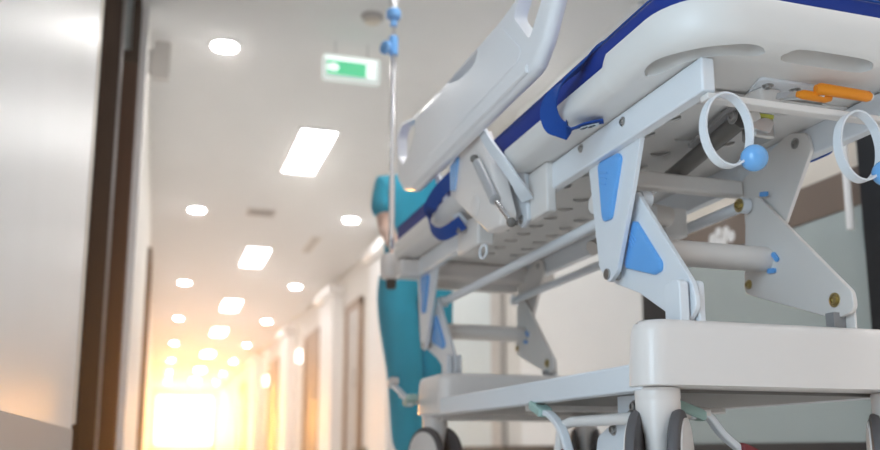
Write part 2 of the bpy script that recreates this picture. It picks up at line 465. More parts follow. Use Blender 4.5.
t = thing('air_vent', 'dim square air vent between the first two panel lights', 'vent', (1.01, 9.7, CEIL))
bm = BM()
for a in ((0.86, 0.89, 9.58, 9.85), (1.13, 1.16, 9.58, 9.85), (0.89, 1.13, 9.58, 9.61), (0.89, 1.13, 9.82, 9.85)): box(bm, *a, CEIL - 0.012, CEIL)
link('frame', bm, M['vent'], t)
for k in range(5):
    bm = BM(); y = 9.635 + k * 0.042; prism(bm, [(y, CEIL - 0.001), (y + 0.006, CEIL - 0.001), (y + 0.03, CEIL - 0.011), (y + 0.024, CEIL - 0.011)], 'x', 0.89, 1.13)
    link('slat', bm, M['mid_grey'], t)
t = thing('slot_diffuser', 'long thin slot air diffuser near the right side of the ceiling', 'vent', (1.80, 11.1, CEIL))
bm = BM(); box(bm, 1.74, 1.77, 10.7, 11.6, CEIL - 0.008, CEIL); box(bm, 1.83, 1.86, 10.7, 11.6, CEIL - 0.008, CEIL); link('frame', bm, M['cream_trim'], t)
bm = BM(); box(bm, 1.77, 1.83, 10.7, 11.6, CEIL - 0.004, CEIL); link('slot', bm, M['vent'], t)

# exit sign hanging from the ceiling
t = thing('exit_sign', 'hanging green and white emergency exit sign below the ceiling', 'sign', (1.12, 5.32, 2.62))
SY = 5.30; sx0, sx1, sz0, sz1 = 0.905, 1.275, 2.485, 2.648
bm = BM(); prism(bm, round_poly([(sx0, sz0), (sx1, sz0), (sx1, sz1), (sx0, sz1)], 0.02), 'y', SY, SY + 0.05); link('case', bm, M['sign_white'], t, 0.004)
bm = BM(); prism(bm, [(sx0 + 0.025, sz0 + 0.028), (sx1 - 0.095, sz0 + 0.028), (sx1 - 0.095, sz1 - 0.042), (sx0 + 0.025, sz1 - 0.042)], 'y', SY - 0.003, SY - 0.0005); link('green_field', bm, M['sign_green'], t)
bm = BM(); prism(bm, [(sx0 + 0.015, sz1 - 0.036), (sx1 - 0.02, sz1 - 0.036), (sx1 - 0.02, sz1 - 0.010), (sx0 + 0.015, sz1 - 0.010)], 'y', SY - 0.003, SY - 0.0005); link('light_strip', bm, M['sign_lit'], t)
bm = BM()
cx_, cz_ = sx0 + 0.062, sz0 + 0.075
prism(bm, [(cx_ + 0.038 * math.cos(a * math.pi / 12), cz_ + 0.026 * math.sin(a * math.pi / 12)) for a in range(24)], 'y', SY - 0.006, SY - 0.0032)
link('pictogram', bm, M['sign_lit'], t)
bm = BM(); prism(bm, [(sx1 - 0.09, sz0 + 0.03), (sx1 - 0.03, sz0 + 0.03), (sx1 - 0.03, sz1 - 0.045), (sx1 - 0.09, sz1 - 0.045)], 'y', SY - 0.003, SY - 0.0005); link('door_symbol', bm, M['sign_lit'], t)
for x in (sx0 + 0.08, sx1 - 0.08):
    bm = BM(); cyl(bm, (x, SY + 0.025, sz1 - 0.002), (x, SY + 0.025, CEIL), 0.006, 10); link('hanger_rod', bm, M['chrome'], t)
# small grey overhead sign on the left bulkhead
t = thing('overhead_sign', 'small pale grey sign projecting from the wall above the dark door posts', 'sign', (-0.06, 5.5, 2.5))
bm = BM(); prism(bm, round_poly([(-0.12, 2.47), (-0.02, 2.47), (-0.02, 2.72), (-0.12, 2.72)], 0.015), 'y', 5.60, 5.63); link('board', bm, M['vent'], t)
bm = BM(); box(bm, XL, -0.119, 5.605, 5.625, 2.5, 2.66); link('bracket', bm, M['steel'], t)
# round wall lamps on the right wall
for i, (y, z, lab) in enumerate(((16.75, 1.90, 'round white wall lamp beside the nearest brown door'), (21.9, 1.82, 'round white wall lamp beside the second brown door'))):
    t = thing('wall_lamp', lab, 'wall lamp', (2.57, y, z), 'round wall lamps')
    bm = BM(); lathe(bm, [(0.11, 0), (0.13, 0.02), (0.13, 0.04)], (2.6, y, z), (-1, 0, 0)); link('backplate', bm, M['lamp_white'], t)
    bm = BM(); lathe(bm, [(0.125, 0.04), (0.12, 0.07), (0.08, 0.11), (0.02, 0.125)], (2.6, y, z), (-1, 0, 0)); link('globe', bm, M['sconce_emit'], t)

# ================================================================== STRETCHER
XC = 1.235
bed = thing('patient_stretcher', 'white wheeled hospital stretcher with blue accents, raised high in the corridor', 'stretcher', (XC, 2.33, FLOOR_Z))
def part(name, bm, m, parent=bed, bevel=0.0, seg=2, smooth=35, label=None, sub=0):
    o = link(name, bm, M[m], parent, bevel, seg, smooth, sub)
    if label: o['label'] = label
    return o
def mirror_x(x): return 2 * XC - x
def rrect(x0, x1, y0, y1, r, n=6, extra_y=()):
    """rounded rectangle with optional extra points along the long sides; r = four radii (x0y0, x1y0, x1y1, x0y1)"""
    c = [(x0, y0), (x1, y0), (x1, y1), (x0, y1)]
    pts = []
    sgn = [(1, 1), (-1, 1), (-1, -1), (1, -1)]
    start = [180, 270, 0, 90]
    for i in range(4):
        cx, cy = c[i][0] + sgn[i][0] * r[i], c[i][1] + sgn[i][1] * r[i]
        for k in range(n + 1):
            a = R(start[i] + 90 * k / n)
            pts.append((cx + r[i] * math.cos(a), cy + r[i] * math.sin(a)))
        if i == 1:
            for y in sorted(extra_y): pts.append((x1, y))
        if i == 3:
            for y in sorted(extra_y, reverse=True): pts.append((x0, y))
    return pts

def bolt(bm, p, axis, r=0.007, h=0.005):
    lathe(bm, [(r * 1.5, 0), (r * 1.5, h * 0.3), (r, h * 0.35), (r, h), (r * 0.75, h * 1.15), (r * 0.55, h * 1.15), (r * 0.5, h * 0.6)], p, axis, 14)

# ---- base: end covers, beams, pan
BX0, BX1, BY0, BY1 = 0.902, 1.600, 1.52, 3.15
def cover(y0, y1):
    bm = BM()
    rings = []
    for z, off in ((0.2935, 0.006), (0.295, 0.0), (0.34, 0.001), (0.402, 0.004), (0.415, 0.007), (0.422, 0.012), (0.426, 0.021)):
        rings.append([(x, y, z) for x, y in rrect(BX0 + off, BX1 - off, y0 + off, y1 - off, [0.045] * 4, 8)])
    loft(bm, rings)
    return part('end_cover', bm, 'white_plastic', smooth=50)
cover(BY0, BY0 + 0.11)
cover(BY1 - 0.30, BY1)
for x0 in (BX0 + 0.008, BX1 - 0.053):
    bm = BM(); box(bm, x0, x0 + 0.045, BY0 + 0.05, BY1 - 0.05, 0.286, 0.341); part('side_beam', bm, 'white_steel', bevel=0.005)
bm = BM(); box(bm, BX0 + 0.053, BX1 - 0.053, BY0 + 0.112, BY1 - 0.3, 0.287, 0.299); part('base_pan', bm, 'dark_metal', label='grey underside plate')
for y in (2.2, 3.0):
    bm = BM(); box(bm, BX0 + 0.05, BX1 - 0.05, y, y + 0.05, 0.272, 0.296); part('cross_member', bm, 'tube_steel', bevel=0.004)

# ---- castors
def castor(cx, cy, ang):
    """twin wheel castor; ang = heading of the axle in the floor plane"""
    ax = Vector((math.cos(ang), math.sin(ang), 0)); tr = Vector((-ax.y, ax.x, 0))
    bm = BM()
    C = Vector((cx, cy, 0))
    rings = []
    for z, a, b in ((0.2920, 0.043, 0.043), (0.289, 0.045, 0.045), (0.272, 0.045, 0.045), (0.268, 0.0438, 0.0438), (0.264, 0.0445, 0.0445), (0.245, 0.044, 0.044), (0.228, 0.041, 0.044), (0.212, 0.034, 0.043), (0.198, 0.028, 0.045), (0.16, 0.026, 0.04), (0.13, 0.024, 0.03), (0.118, 0.018, 0.02)):
        rings.append([tuple(C + ax * a * math.cos(2*math.pi*k/28) + tr * b * math.sin(2*math.pi*k/28) + Vector((0, 0, z))) for k in range(28)])
    loft(bm, rings)
    h = part('castor', bm, 'white_plastic', smooth=50)
    W = Vector((cx, cy, FLOOR_Z + 0.10))
    for s in (-1, 1):
        bm = BM()
        lathe(bm, [(0.055, 0.028), (0.088, 0.028), (0.098, 0.032), (0.10, 0.038), (0.10, 0.043), (0.097, 0.049), (0.088, 0.052), (0.055, 0.048)], W, tuple(ax * s), 40)
        w = link('wheel', bm, M['tyre'], h)
        bm = BM()
        lathe(bm, [(0.083, 0.052), (0.083, 0.0555), (0.06, 0.059), (0.02, 0.0605), (0.004, 0.0605)], W, tuple(ax * s), 36)
        link('hub_cap', bm, M['white_plastic'], h)
    bm = BM(); cyl(bm, W - ax * 0.062, W + ax * 0.062, 0.010, 14); link('axle', bm, M['steel'], h)
    return h
castor(0.958, 1.585, R(-41))
castor(1.545, 1.585, R(-41))
castor(0.955, 3.075, R(20))
castor(1.545, 3.075, R(-30))
bpy.context.view_layer.update()

# ---- brake pedals
def pedal(green, mid, red, wid=0.040, second='red_pad'):
    g, r = Vector(green), Vector(red)
    d = (r - g); d.z = 0; d.normalize()
    side = Vector((-d.y, d.x, 0))
    bm = BM()
    path = smooth_path([g + Vector((0, 0, -0.014)), mid[0], mid[1], r + Vector((0, 0, -0.010))], 6)
    ribbon(bm, path, tuple(side), 0.022, 0.014)
    h = part('brake_pedal', bm, 'white_steel', bevel=0.003)
    for p, m, L in ((g, 'green_pad', 0.036), (r, second, 0.026)):
        bm = BM()
        pts = round_poly([(-L, -wid / 2), (L, -wid / 2), (L, wid / 2), (-L, wid / 2)], 0.012)
        rings = []
        nz = 0.30 if m == 'green_pad' else 0.35
        for z, k in ((-0.012, 0.85), (-0.008, 1.0), (0.006, 1.0), (0.010, 0.88)):
            rings.append([tuple(p + d * q[0] * k + side * q[1] * k + Vector((0, 0, z - q[0] * nz))) for q in pts])
        loft(bm, rings)
        o = link('pedal_pad', bm, M[m], h); o['label'] = {'green_pad': 'pale green', 'red_pad': 'dark red'}.get(m, 'white') + ' brake pedal pad'
        if m == 'green_pad':
            bm = BM(); lathe(bm, [(0.010, 0.0100), (0.011, 0.0115), (0.006, 0.0115), (0.0055, 0.0105)], p, (0.1, 0.1, 1), 14)
            link('pad_dimple', bm, M['dark_metal'], h)
    return h
pedal((0.92, 2.075, 0.272), [Vector((0.92, 2.02, 0.256)), Vector((0.92, 1.95, 0.215))], (0.92, 1.905, 0.154))
pedal((1.062, 1.64, 0.252), [Vector((1.105, 1.64, 0.243)), Vector((1.145, 1.64, 0.200))], (1.205, 1.64, 0.166))
pedal((0.868, 3.09, 0.345), [Vector((0.868, 3.17, 0.362)), Vector((0.868, 3.27, 0.395))], (0.868, 3.34, 0.425), second='white_plastic')
bm = BM(); tube(bm, [(0.925, 1.985, 0.16), (0.930, 1.975, 0.225), (0.945, 1.95, 0.236), (0.97, 1.68, 0.236)], 0.013, 14); part('pedal_shaft', bm, 'tube_steel')
bm = BM(); cyl(bm, (1.02, 1.64, 0.245), (1.11, 1.64, 0.245), 0.012); part('pedal_shaft', bm, 'tube_steel')
bm = BM(); cyl(bm, (0.868, 3.22, 0.37), (0.90, 3.12, 0.34), 0.010); part('pedal_shaft', bm, 'tube_steel')
# castor mounting plate with its bolts, and the small steering wheel behind it
bm = BM(); prism(bm, round_poly([(1.62, 0.288), (1.80, 0.288), (1.80, 0.24), (1.90, 0.20), (1.92, 0.12), (1.66, 0.12)], [0, 0, 0.01, 0.03, 0.03, 0.03]), 'x', 0.985, 0.993)
mp = part('castor_plate', bm, 'white_steel', bevel=0.002)
for y, z in ((1.735, 0.262), (1.745, 0.245), (1.72, 0.165), (1.83, 0.215)):
    bm = BM(); bolt(bm, (0.985, y - 0.01, z), (-1, 0, 0), 0.009, 0.008); link('bolt', bm, M['steel'], mp)
bm = BM(); lathe(bm, [(0.03, -0.02), (0.062, -0.02), (0.068, -0.012), (0.068, 0.012), (0.062, 0.02), (0.03, 0.02)], (1.04, 1.88, FLOOR_Z + 0.085), (1, 0, 0), 32)
part('steering_wheel', bm, 'black', label='small dark steering wheel under the base')

# ---- lift: plates, brackets, tubes, link bars
def ynear(pts, dy): return [(y + dy, z) for y, z in pts]
UP = [(1.925, 0.872), (1.668, 0.866), (1.708, 0.765), (1.800, 0.573), (1.842, 0.552), (1.884, 0.600)]
UPR = [(1.72, 0.925), (1.655, 0.905), (1.645, 0.86), (1.80, 0.640), (1.842, 0.552), (1.895, 0.590), (1.91, 0.86)]
UPIN = [(1.865, 0.852), (1.766, 0.846), (1.752, 0.832), (1.808, 0.700), (1.850, 0.702)]
LP = [(1.756, 0.760), (1.874, 0.562), (1.752, 0.516), (1.575, 0.418), (1.530, 0.455), (1.545, 0.505)]
LPR = [(1.872, 0.795), (1.825, 0.795), (1.535, 0.505), (1.530, 0.462), (1.590, 0.452), (1.900, 0.560)]
LPIN = [(1.765, 0.686), (1.745, 0.680), (1.648, 0.566), (1.650, 0.548), (1.680, 0.545), (1.808, 0.585)]
def inset(bm_pts, x, parent):
    bm = BM()
    cy = sum(p[0] for p in bm_pts) / len(bm_pts); cz = sum(p[1] for p in bm_pts) / len(bm_pts)
    rp = round_poly(bm_pts, 0.014, 6)
    rings = []
    for d, k in ((0.001, 1.0), (-0.005, 1.0), (-0.008, 0.95), (-0.009, 0.86)):
        rings.append([(x + d, cy + (p[0] - cy) * k, cz + (p[1] - cz) * k) for p in rp])
    loft(bm, rings)
    o = link('blue_inset', bm, M['blue_pad'], parent); o['label'] = 'blue plastic inset panel'
    # three shallow ribs along the upper edge
    bm = BM()
    a, b = Vector(bm_pts[0]), Vector(bm_pts[-1])
    c_, d_ = Vector(bm_pts[1]), Vector(bm_pts[2])
    for k in range(3):
        t0 = 0.12 + 0.09 * k
        p = a.lerp(b, t0 + 0.04); q = c_.lerp(d_, 0.5).lerp(b, 0.15 + t0)
        p = p.lerp(q, 0.2); q = p.lerp(q, 0.55)
        tube(bm, [(x - 0.0085, p.x, p.y), (x - 0.0088, q.x, q.y)], 0.0022, 8)
    link('rib', bm, M['blue_pad'], parent)
for dy in (0.0, 1.52):
    # left side
    bm = BM(); prism(bm, round_poly(ynear(UP, dy), [0.004, 0.004, 0.01, 0.025, 0.02, 0.02]), 'x', 0.995, 1.007)
    u = part('upper_plate', bm, 'white_steel', bevel=0.0015)
    inset(ynear(UPIN, dy), 0.995, u)
    bm = BM(); prism(bm, round_poly(ynear(LP, dy), [0.012, 0.012, 0.05, 0.03, 0.03, 0.05]), 'x', 1.024, 1.036)
    l = part('lower_plate', bm, 'white_steel', bevel=0.002)
    inset(ynear(LPIN, dy), 1.024, l)
    bm = BM(); cyl(bm, (0.990, 1.842 + dy, 0.575), (1.036, 1.842 + dy, 0.575), 0.013); link('pivot_pin', bm, M['steel'], l)
    bm = BM(); bolt(bm, (1.036, 1.575 + dy, 0.470), (1, 0, 0)); link('bolt', bm, M['steel'], l)
    # right side
    bm = BM(); prism(bm, round_poly(ynear(UPR, dy), [0.03, 0.03, 0.02, 0.02, 0.02, 0.02, 0.02]), 'x', 1.428, 1.438)
    u = part('upper_plate', bm, 'tube_steel', bevel=0.0015)
    bm = BM(); bolt(bm, (1.428, 1.697 + dy, 0.892), (-1, 0, 0), 0.009); link('bolt', bm, M['steel'], u)
    bm = BM(); prism(bm, round_poly(ynear(LPR, dy), [0.02, 0.02, 0.03, 0.03, 0.03, 0.03]), 'x', 1.410, 1.422)
    l = part('lower_plate', bm, 'tube_steel', bevel=0.002)
    for (y, z, m, rr) in ((1.586, 0.494, 'gold_zinc', 0.011), (1.878, 0.580, 'gold_zinc', 0.008)):
        bm = BM(); bolt(bm, (1.410, y + dy, z), (-1, 0, 0), rr, 0.007); link('bolt', bm, M[m], l)
    for (y, z, a) in ((1.768, 0.628, 0.9), (1.785, 0.597, 0.1), (1.795, 0.792, 0.2)):
        bm = BM(); ca, sa = math.cos(a), math.sin(a)
        pts = round_poly([(y + dy + ca*s*0.014 - sa*t*0.006, z + sa*s*0.014 + ca*t*0.006) for s, t in ((-1, -1), (1, -1), (1, 1), (-1, 1))], 0.005)
        prism(bm, pts, 'x', 1.404, 1.409); link('blue_clip', bm, M['blue_pad'], l)
    # tubes between the plates
    bm = BM(); cyl(bm, (1.036, 1.81 + dy, 0.630), (1.410, 1.81 + dy, 0.630), 0.031, 32); part('round_tube', bm, 'tube_steel')
    bm = BM(); box(bm, 1.007, 1.424, 1.895 + dy, 1.93 + dy, 0.815, 0.858); part('cross_tube', bm, 'tube_steel', bevel=0.006)
    # brackets on the base
    for xs, xe, th, m in ((0.996, 1.040, 0.022, 'white_steel'), (1.392, 1.426, 0.008, 'tube_steel')):
        bm = BM()
        pl = round_poly([(1.548 + dy, 0.40), (1.606 + dy, 0.40), (1.606 + dy, 0.512), (1.548 + dy, 0.512)], [0, 0, 0.016, 0.016])
        if m == 'white_steel': prism(bm, pl, 'x', xs, xs + th)
        prism(bm, pl, 'x', xe, xe + th * 0.7)
        box(bm, xs, xe + th * 0.7, 1.548 + dy, 1.606 + dy, 0.400, 0.424)
        part('base_bracket', bm, m, bevel=0.003)
        if m == 'tube_steel':
            bm = BM(); box(bm, xs + 0.002, xe, 1.575 + dy, 1.60 + dy, 0.42, 0.465); part('bracket_block', bm, 'mid_grey')
for x, y0, z0, m in ((1.060, 1.775, 0.742, 'white_steel'), (1.392, 1.858, 0.778, 'white_steel')):
    bm = BM(); tube(bm, [(x, y0 - 0.012, z0), (x, y0 + 1.53, z0)], 0.015, 16)
    lathe(bm, [(0.020, -0.012), (0.020, 0.012)], (x, y0, z0), (1, 0, 0), 20)
    lathe(bm, [(0.020, -0.012), (0.020, 0.012)], (x, y0 + 1.52, z0), (1, 0, 0), 20)
    part('link_bar', bm, m)
bm = BM(); bolt(bm, (1.380, 1.858, 0.778), (-1, 0, 0), 0.012, 0.008); part('link_bolt', bm, 'gold_zinc')

# ---- litter frame rails
for x0 in (0.974, 1.440):
    bm = BM(); box(bm, x0, x0 + 0.030, 1.402, 3.36, 0.852, 0.922); o = part('frame_rail', bm, 'white_steel', bevel=0.004)
    if x0 < 1:
        for y, z in ((1.711, 0.900), (1.920, 0.906)):
            bm = BM(); bolt(bm, (x0, y, z), (-1, 0, 0), 0.0075, 0.005); link('rail_stud', bm, M['steel'], o)
# perforated board between the rails
bm = BM()
px_, py_, pr_ = 0.112, 0.113, 0.0255
NX, NY = 3, 15
bx0, by0 = 1.093 - px_ / 2, 1.592 - py_ / 2
for i in range(NX):
    for j in range(NY):
        cx, cy = 1.093 + i * px_, 1.592 + j * py_
        N = 20
        for z, flip in ((0.920, False), (0.9245, True)):
            inner, outer = [], []
            for k in range(N):
                a = 2 * math.pi * (k + 0.5) / N
                c, s = math.cos(a), math.sin(a)
                mlt = 0.5 / max(abs(c), abs(s))
                inner.append(bm.verts.new((cx + pr_ * c, cy + pr_ * s * 0.95, z)))
                outer.append(bm.verts.new((cx + px_ * c * mlt, cy + py_ * s * mlt, z)))
            for k in range(N):
                bm.faces.new((inner[k], outer[k], outer[(k+1) % N], inner[(k+1) % N]))
            if not flip: low = inner
        for k in range(N):
            bm.faces.new((low[k], low[(k+1) % N], inner[(k+1) % N], inner[k]))
bmesh.ops.remove_doubles(bm, verts=bm.verts[:], dist=0.0004)
bx1, by1 = bx0 + NX * px_, by0 + NY * py_
part('perforated_board', bm, 'under')
bm = BM()
box(bm, 1.004, bx0, by0, by1, 0.920, 0.9245); box(bm, bx1, 1.440, by0, by1, 0.920, 0.9245)
box(bm, 1.004, 1.440, by1, 3.36, 0.920, 0.9245)
part('board_edge', bm, 'under')

# ---- litter mouldings
def moulding(y0, y1, r0, r1, lip_y=None):
    bm = BM()
    ex = []
    if lip_y: ex = [lip_y - 0.02, lip_y - 0.008, lip_y, lip_y + 0.006, lip_y + 0.012, lip_y + 0.02]
    def top(y):
        if not lip_y: return 0.994
        t = min(1, max(0, (y - (lip_y - 0.006)) / 0.016)); t = t * t * (3 - 2 * t)
        return 1.014 * (1 - t) + 0.990 * t
    rings = []
    for f, off in ((0.0, 0.060), (0.03, 0.038), (0.12, 0.018), (0.28, 0.006), (0.5, 0.0), (0.92, 0.0), (0.98, 0.002), (1.0, 0.006), (1.0, 0.010), (-1, 0.0125)):
        pts = rrect(0.888 + off, 1.582 - off, y0 + off, y1 - off, [max(0.004, r0 - off), max(0.004, r0 - off), max(0.004, r1 - off), max(0.004, r1 - off)], 10, ex)
        rings.append([(x, y, 0.9865 if f < 0 else 0.9255 + f * (top(y) - 0.9255)) for x, y in pts])
    loft(bm, rings)
    return part('litter_section', bm, 'litter_plastic', smooth=60)
foot = moulding(1.312, 2.245, 0.15, 0.035, 1.632)
backs = moulding(2.315, 3.50, 0.035, 0.08)
# hand grips recessed in the underside of the near end
cb = BM()
def slot(path, w, dz0, dz1):
    P = [Vector((p[0], p[1], 0)) for p in smooth_path([(a, b, 0) for a, b in path], 6)]
    L, Rr = [], []
    n = len(P)
    for i, p in enumerate(P):
        d = (P[min(i+1, n-1)] - P[max(i-1, 0)]).normalized(); nn = Vector((-d.y, d.x, 0))
        s = i / (n - 1)
        ww = w * min(1, math.sqrt(max(0.02, 1 - (2 * s - 1) ** 6)))
        L.append((p + nn * ww / 2)[:2]); Rr.append((p - nn * ww / 2)[:2])
    prism(cb, L + Rr[::-1], 'z', dz0, dz1)
slot([(0.930, 1.53), (0.938, 1.455), (0.975, 1.398), (1.03, 1.368), (1.090, 1.362)], 0.042, 0.90, 0.976)
slot([(1.130, 1.362), (1.19, 1.360), (1.28, 1.360), (1.345, 1.362)], 0.046, 0.90, 0.976)
slot([(1.545, 1.53), (1.535, 1.455), (1.495, 1.395), (1.44, 1.365), (1.385, 1.357)], 0.042, 0.90, 0.976)
cut(foot, cb)
for o_, ya, yb in ((foot, 1.54, 2.22), (backs, 2.34, 3.30)):
    cb = BM(); box(cb, 1.03, 1.425, ya, yb, 0.90, 0.9275); cut(o_, cb)

# ---- near end cross bar with two hook rings
bm = BM(); box(bm, 0.987, 1.483, 1.405, 1.432, 0.838, 0.852); part('end_bar', bm, 'tube_steel', bevel=0.003)
for cx in (1.017, 1.328):
    bm = BM()
    pts = [(cx + 0.050 * math.cos(2 * math.pi * k / 40), 1.394, 0.773 + 0.070 * math.sin(2 * math.pi * k / 40)) for k in range(40)]
    V4 = []
    for (x, y, z), k in zip(pts, range(40)):
        c, s_ = math.cos(2 * math.pi * k / 40), math.sin(2 * math.pi * k / 40)
        V4.append([bm.verts.new((x + c * a, y + b, z + s_ * a)) for a, b in ((0, -0.011), (0.004, -0.011), (0.004, 0.011), (0, 0.011))])
    for k in range(40):
        A, B = V4[k], V4[(k + 1) % 40]
        for q in range(4): bm.faces.new((A[q], A[(q + 1) % 4], B[(q + 1) % 4], B[q]))
    h = part('hook_ring', bm, 'white_steel', smooth=50)
    bm = BM(); ball(bm, (cx + 0.052, 1.385, 0.720), 0.026, 24)
    o = link('ball_knob', bm, M['ball_blue'], h); o['label'] = 'light blue ball knob'

# ---- release lever, gas strut and latch under the litter
bm = BM(); prism(bm, round_poly([(1.15, 1.455), (1.285, 1.455), (1.32, 1.52), (1.185, 1.56)], 0.012), 'z', 0.919, 0.9255); lp = part('lever_plate', bm, 'white_steel', bevel=0.001)
for x, y in ((1.185, 1.478), (1.255, 1.480)):
    bm = BM(); bolt(bm, (x, y, 0.919), (0, 0, -1), 0.008, 0.006); link('bolt', bm, M['steel'], lp)
bm = BM(); prism(bm, round_poly([(1.175, 1.485), (1.225, 1.485), (1.235, 1.54), (1.165, 1.54)], 0.01), 'z', 0.885, 0.919); part('lever_hub', bm, 'tube_steel', bevel=0.004)
bm = BM(); ribbon(bm, [(1.20, 1.50, 0.902), (1.23, 1.47, 0.900), (1.26, 1.445, 0.897), (1.285, 1.43, 0.895)], (0, 0.3, 1), 0.014, 0.006); lv = part('release_lever', bm, 'chrome')
bm = BM(); tube(bm, [(1.264, 1.430, 0.902), (1.274, 1.428, 0.903), (1.378, 1.412, 0.893), (1.385, 1.411, 0.892)], 0.011, 20, [0.009, 0.0125, 0.0115, 0.008]); o = link('grip', bm, M['orange'], lv); o['label'] = 'orange lever grip'
bm = BM(); tube(bm, [(1.232, 1.448, 0.894), (1.245, 1.446, 0.894), (1.295, 1.440, 0.890), (1.308, 1.438, 0.890)], 0.010, 18, [0.006, 0.010, 0.010, 0.006]); o = link('grip_tail', bm, M['orange'], lv); o['label'] = 'orange lever tail'
bm = BM(); lathe(bm, [(0.0075, 0.0), (0.0075, 0.003), (0.004, 0.004)], (1.385, 1.411, 0.892), (1, -0.14, -0.09), 14); link('grip_cap', bm, M['lamp_white'], lv)
bm = BM(); cyl(bm, (1.208, 1.60, 0.893), (1.262, 1.99, 0.872), 0.021, 24); gs = part('gas_strut', bm, 'dark_metal')
bm = BM(); cyl(bm, (1.262, 1.99, 0.872), (1.275, 2.12, 0.865), 0.008); link('piston_rod', bm, M['chrome'], gs)
bm = BM(); bolt(bm, (1.186, 1.60, 0.897), (-1, 0, 0), 0.012, 0.006); bolt(bm, (1.186, 1.63, 0.915), (-1, 0, 0), 0.009, 0.006); link('bolt', bm, M['steel'], gs)
bm = BM(); ribbon(bm, [(1.18, 1.56, 0.913), (1.19, 1.66, 0.905), (1.215, 1.80, 0.897)], (1, 0, 0), 0.024, 0.010); link('link_arm', bm, M['mid_grey'], gs)
bm = BM(); box(bm, 1.222, 1.275, 1.575, 1.625, 0.845, 0.905); la = part('latch_box', bm, 'steel', bevel=0.006)
bm = BM(); prism(bm, round_poly([(1.205, 0.858), (1.250, 0.852), (1.262, 0.876), (1.248, 0.884), (1.236, 0.884), (1.208, 0.872)], 0.003), 'y', 1.560, 1.574); link('latch_plate', bm, M['chrome'], la)
bm = BM(); lathe(bm, [(0.020, 0.0), (0.020, 0.012), (0.012, 0.014), (0.012, 0.018)], (1.210, 1.575, 0.885), (0, -1, 0)); link('latch_wheel', bm, M['tube_steel'], la)
bm = BM(); box(bm, 1.230, 1.268, 1.568, 1.5745, 0.889, 0.897); o = link('latch_tag', bm, M['yellow'], la); o['label'] = 'yellow green tag on the latch'
# fittings between the lift plates
bm = BM(); tube(bm, [(1.06, 2.02, 0.800), (1.30, 2.06, 0.792)], 0.028, 20); part('torsion_tube', bm, 'tube_steel')
bm = BM(); box(bm, 1.20, 1.245, 2.02, 2.16, 0.72, 0.81); box(bm, 1.29, 1.36, 2.06, 2.10, 0.74, 0.82); part('lift_motor', bm, 'lamp_white', bevel=0.004)
bm = BM(); cyl(bm, (1.09, 2.10, 0.70), (1.22, 2.14, 0.765), 0.02, 18); part('motor_spindle', bm, 'steel')

# ---- far end bumper block and socket
bm = BM(); prism(bm, round_poly([(0.90, 3.36), (1.57, 3.36), (1.57, 3.46), (0.90, 3.46)], 0.02), 'z', 0.850, 0.920); part('far_end_bar', bm, 'white_plastic', bevel=0.01)
for x in (0.874, 1.596):
    bm = BM(); lathe(bm, [(0.028, 0), (0.045, 0.006), (0.048, 0.03), (0.048, 0.09), (0.042, 0.105), (0.022, 0.11)], (x + (0.04 if x < 1 else -0.04), 3.555, 0.868)); part('corner_bumper', bm, 'white_plastic', smooth=50)
bm = BM(); lathe(bm, [(0.018, 0.83), (0.021, 0.84), (0.021, 0.868)], (0.912, 3.555, 0)); part('pole_socket', bm, 'black')

# ---- side rail (raised) with its folding arms
SR = [(3.170, 1.36), (3.165, 1.29), (3.150, 1.172), (3.060, 1.105), (2.93, 1.066), (1.892, 1.066), (1.856, 1.072), (1.800, 1.110), (1.734, 1.188), (1.63, 1.305), (1.66, 1.345), (1.80, 1.350),
      (1.98, 1.312), (2.075, 1.306), (2.60, 1.322), (2.96, 1.352), (3.10, 1.385)]
rp = round_poly(SR, [0.05, 0.05, 0.06, 0.06, 0.05, 0.02, 0.02, 0.05, 0.1, 0.05, 0.05, 0.08, 0.06, 0.05, 0.1, 0.04, 0.05], 5)
cyc, czc = 2.45, 1.24
bm = BM()
def inset_loop(pts, d):
    """offset a closed loop inwards by d"""
    n = len(pts); out = []
    area = sum(pts[i][0] * pts[(i+1) % n][1] - pts[(i+1) % n][0] * pts[i][1] for i in range(n))
    sg = 1 if area > 0 else -1
    for i in range(n):
        a = Vector(pts[i-1]); b = Vector(pts[(i+1) % n]); t = (b - a).normalized()
        out.append((pts[i][0] - t.y * d * sg, pts[i][1] + t.x * d * sg))
    return out
rings = []
for x, d in ((0.861, 0.010), (0.857, 0.003), (0.850, 0.0), (0.840, 0.0), (0.833, 0.003), (0.828, 0.009), (0.8255, 0.017), (0.825, 0.026)):
    rings.append([(x, y, z) for y, z in inset_loop(rp, d)])
loft(bm, rings)
side = part('side_rail', bm, 'rail_plastic', smooth=50, label='raised white moulded side rail')
cb = BM()
prism(cb, round_poly([(1.985, 1.262), (1.884, 1.155), (1.80, 1.228), (1.70, 1.308), (1.80, 1.322), (1.94, 1.296)], 0.022), 'x', 0.78, 0.90)
cut(side, cb)
cb = BM()
prism(cb, round_poly([(3.135, 1.340), (3.130, 1.255), (3.06, 1.205), (2.97, 1.222), (2.895, 1.275), (2.895, 1.322), (2.96, 1.338), (3.08, 1.364)], 0.03), 'x', 0.78, 0.90)
cut(side, cb)
cb = BM()
prism(cb, round_poly([(2.245, 1.296), (2.275, 1.266), (2.33, 1.258), (2.42, 1.272), (2.535, 1.304), (2.50, 1.308), (2.36, 1.300)], 0.018), 'x', 0.78, 0.854)
cut(side, cb)
md = side.modifiers.new('bevel', 'BEVEL'); md.width = 0.006; md.segments = 3; md.limit_method = 'ANGLE'; md.angle_limit = R(55)
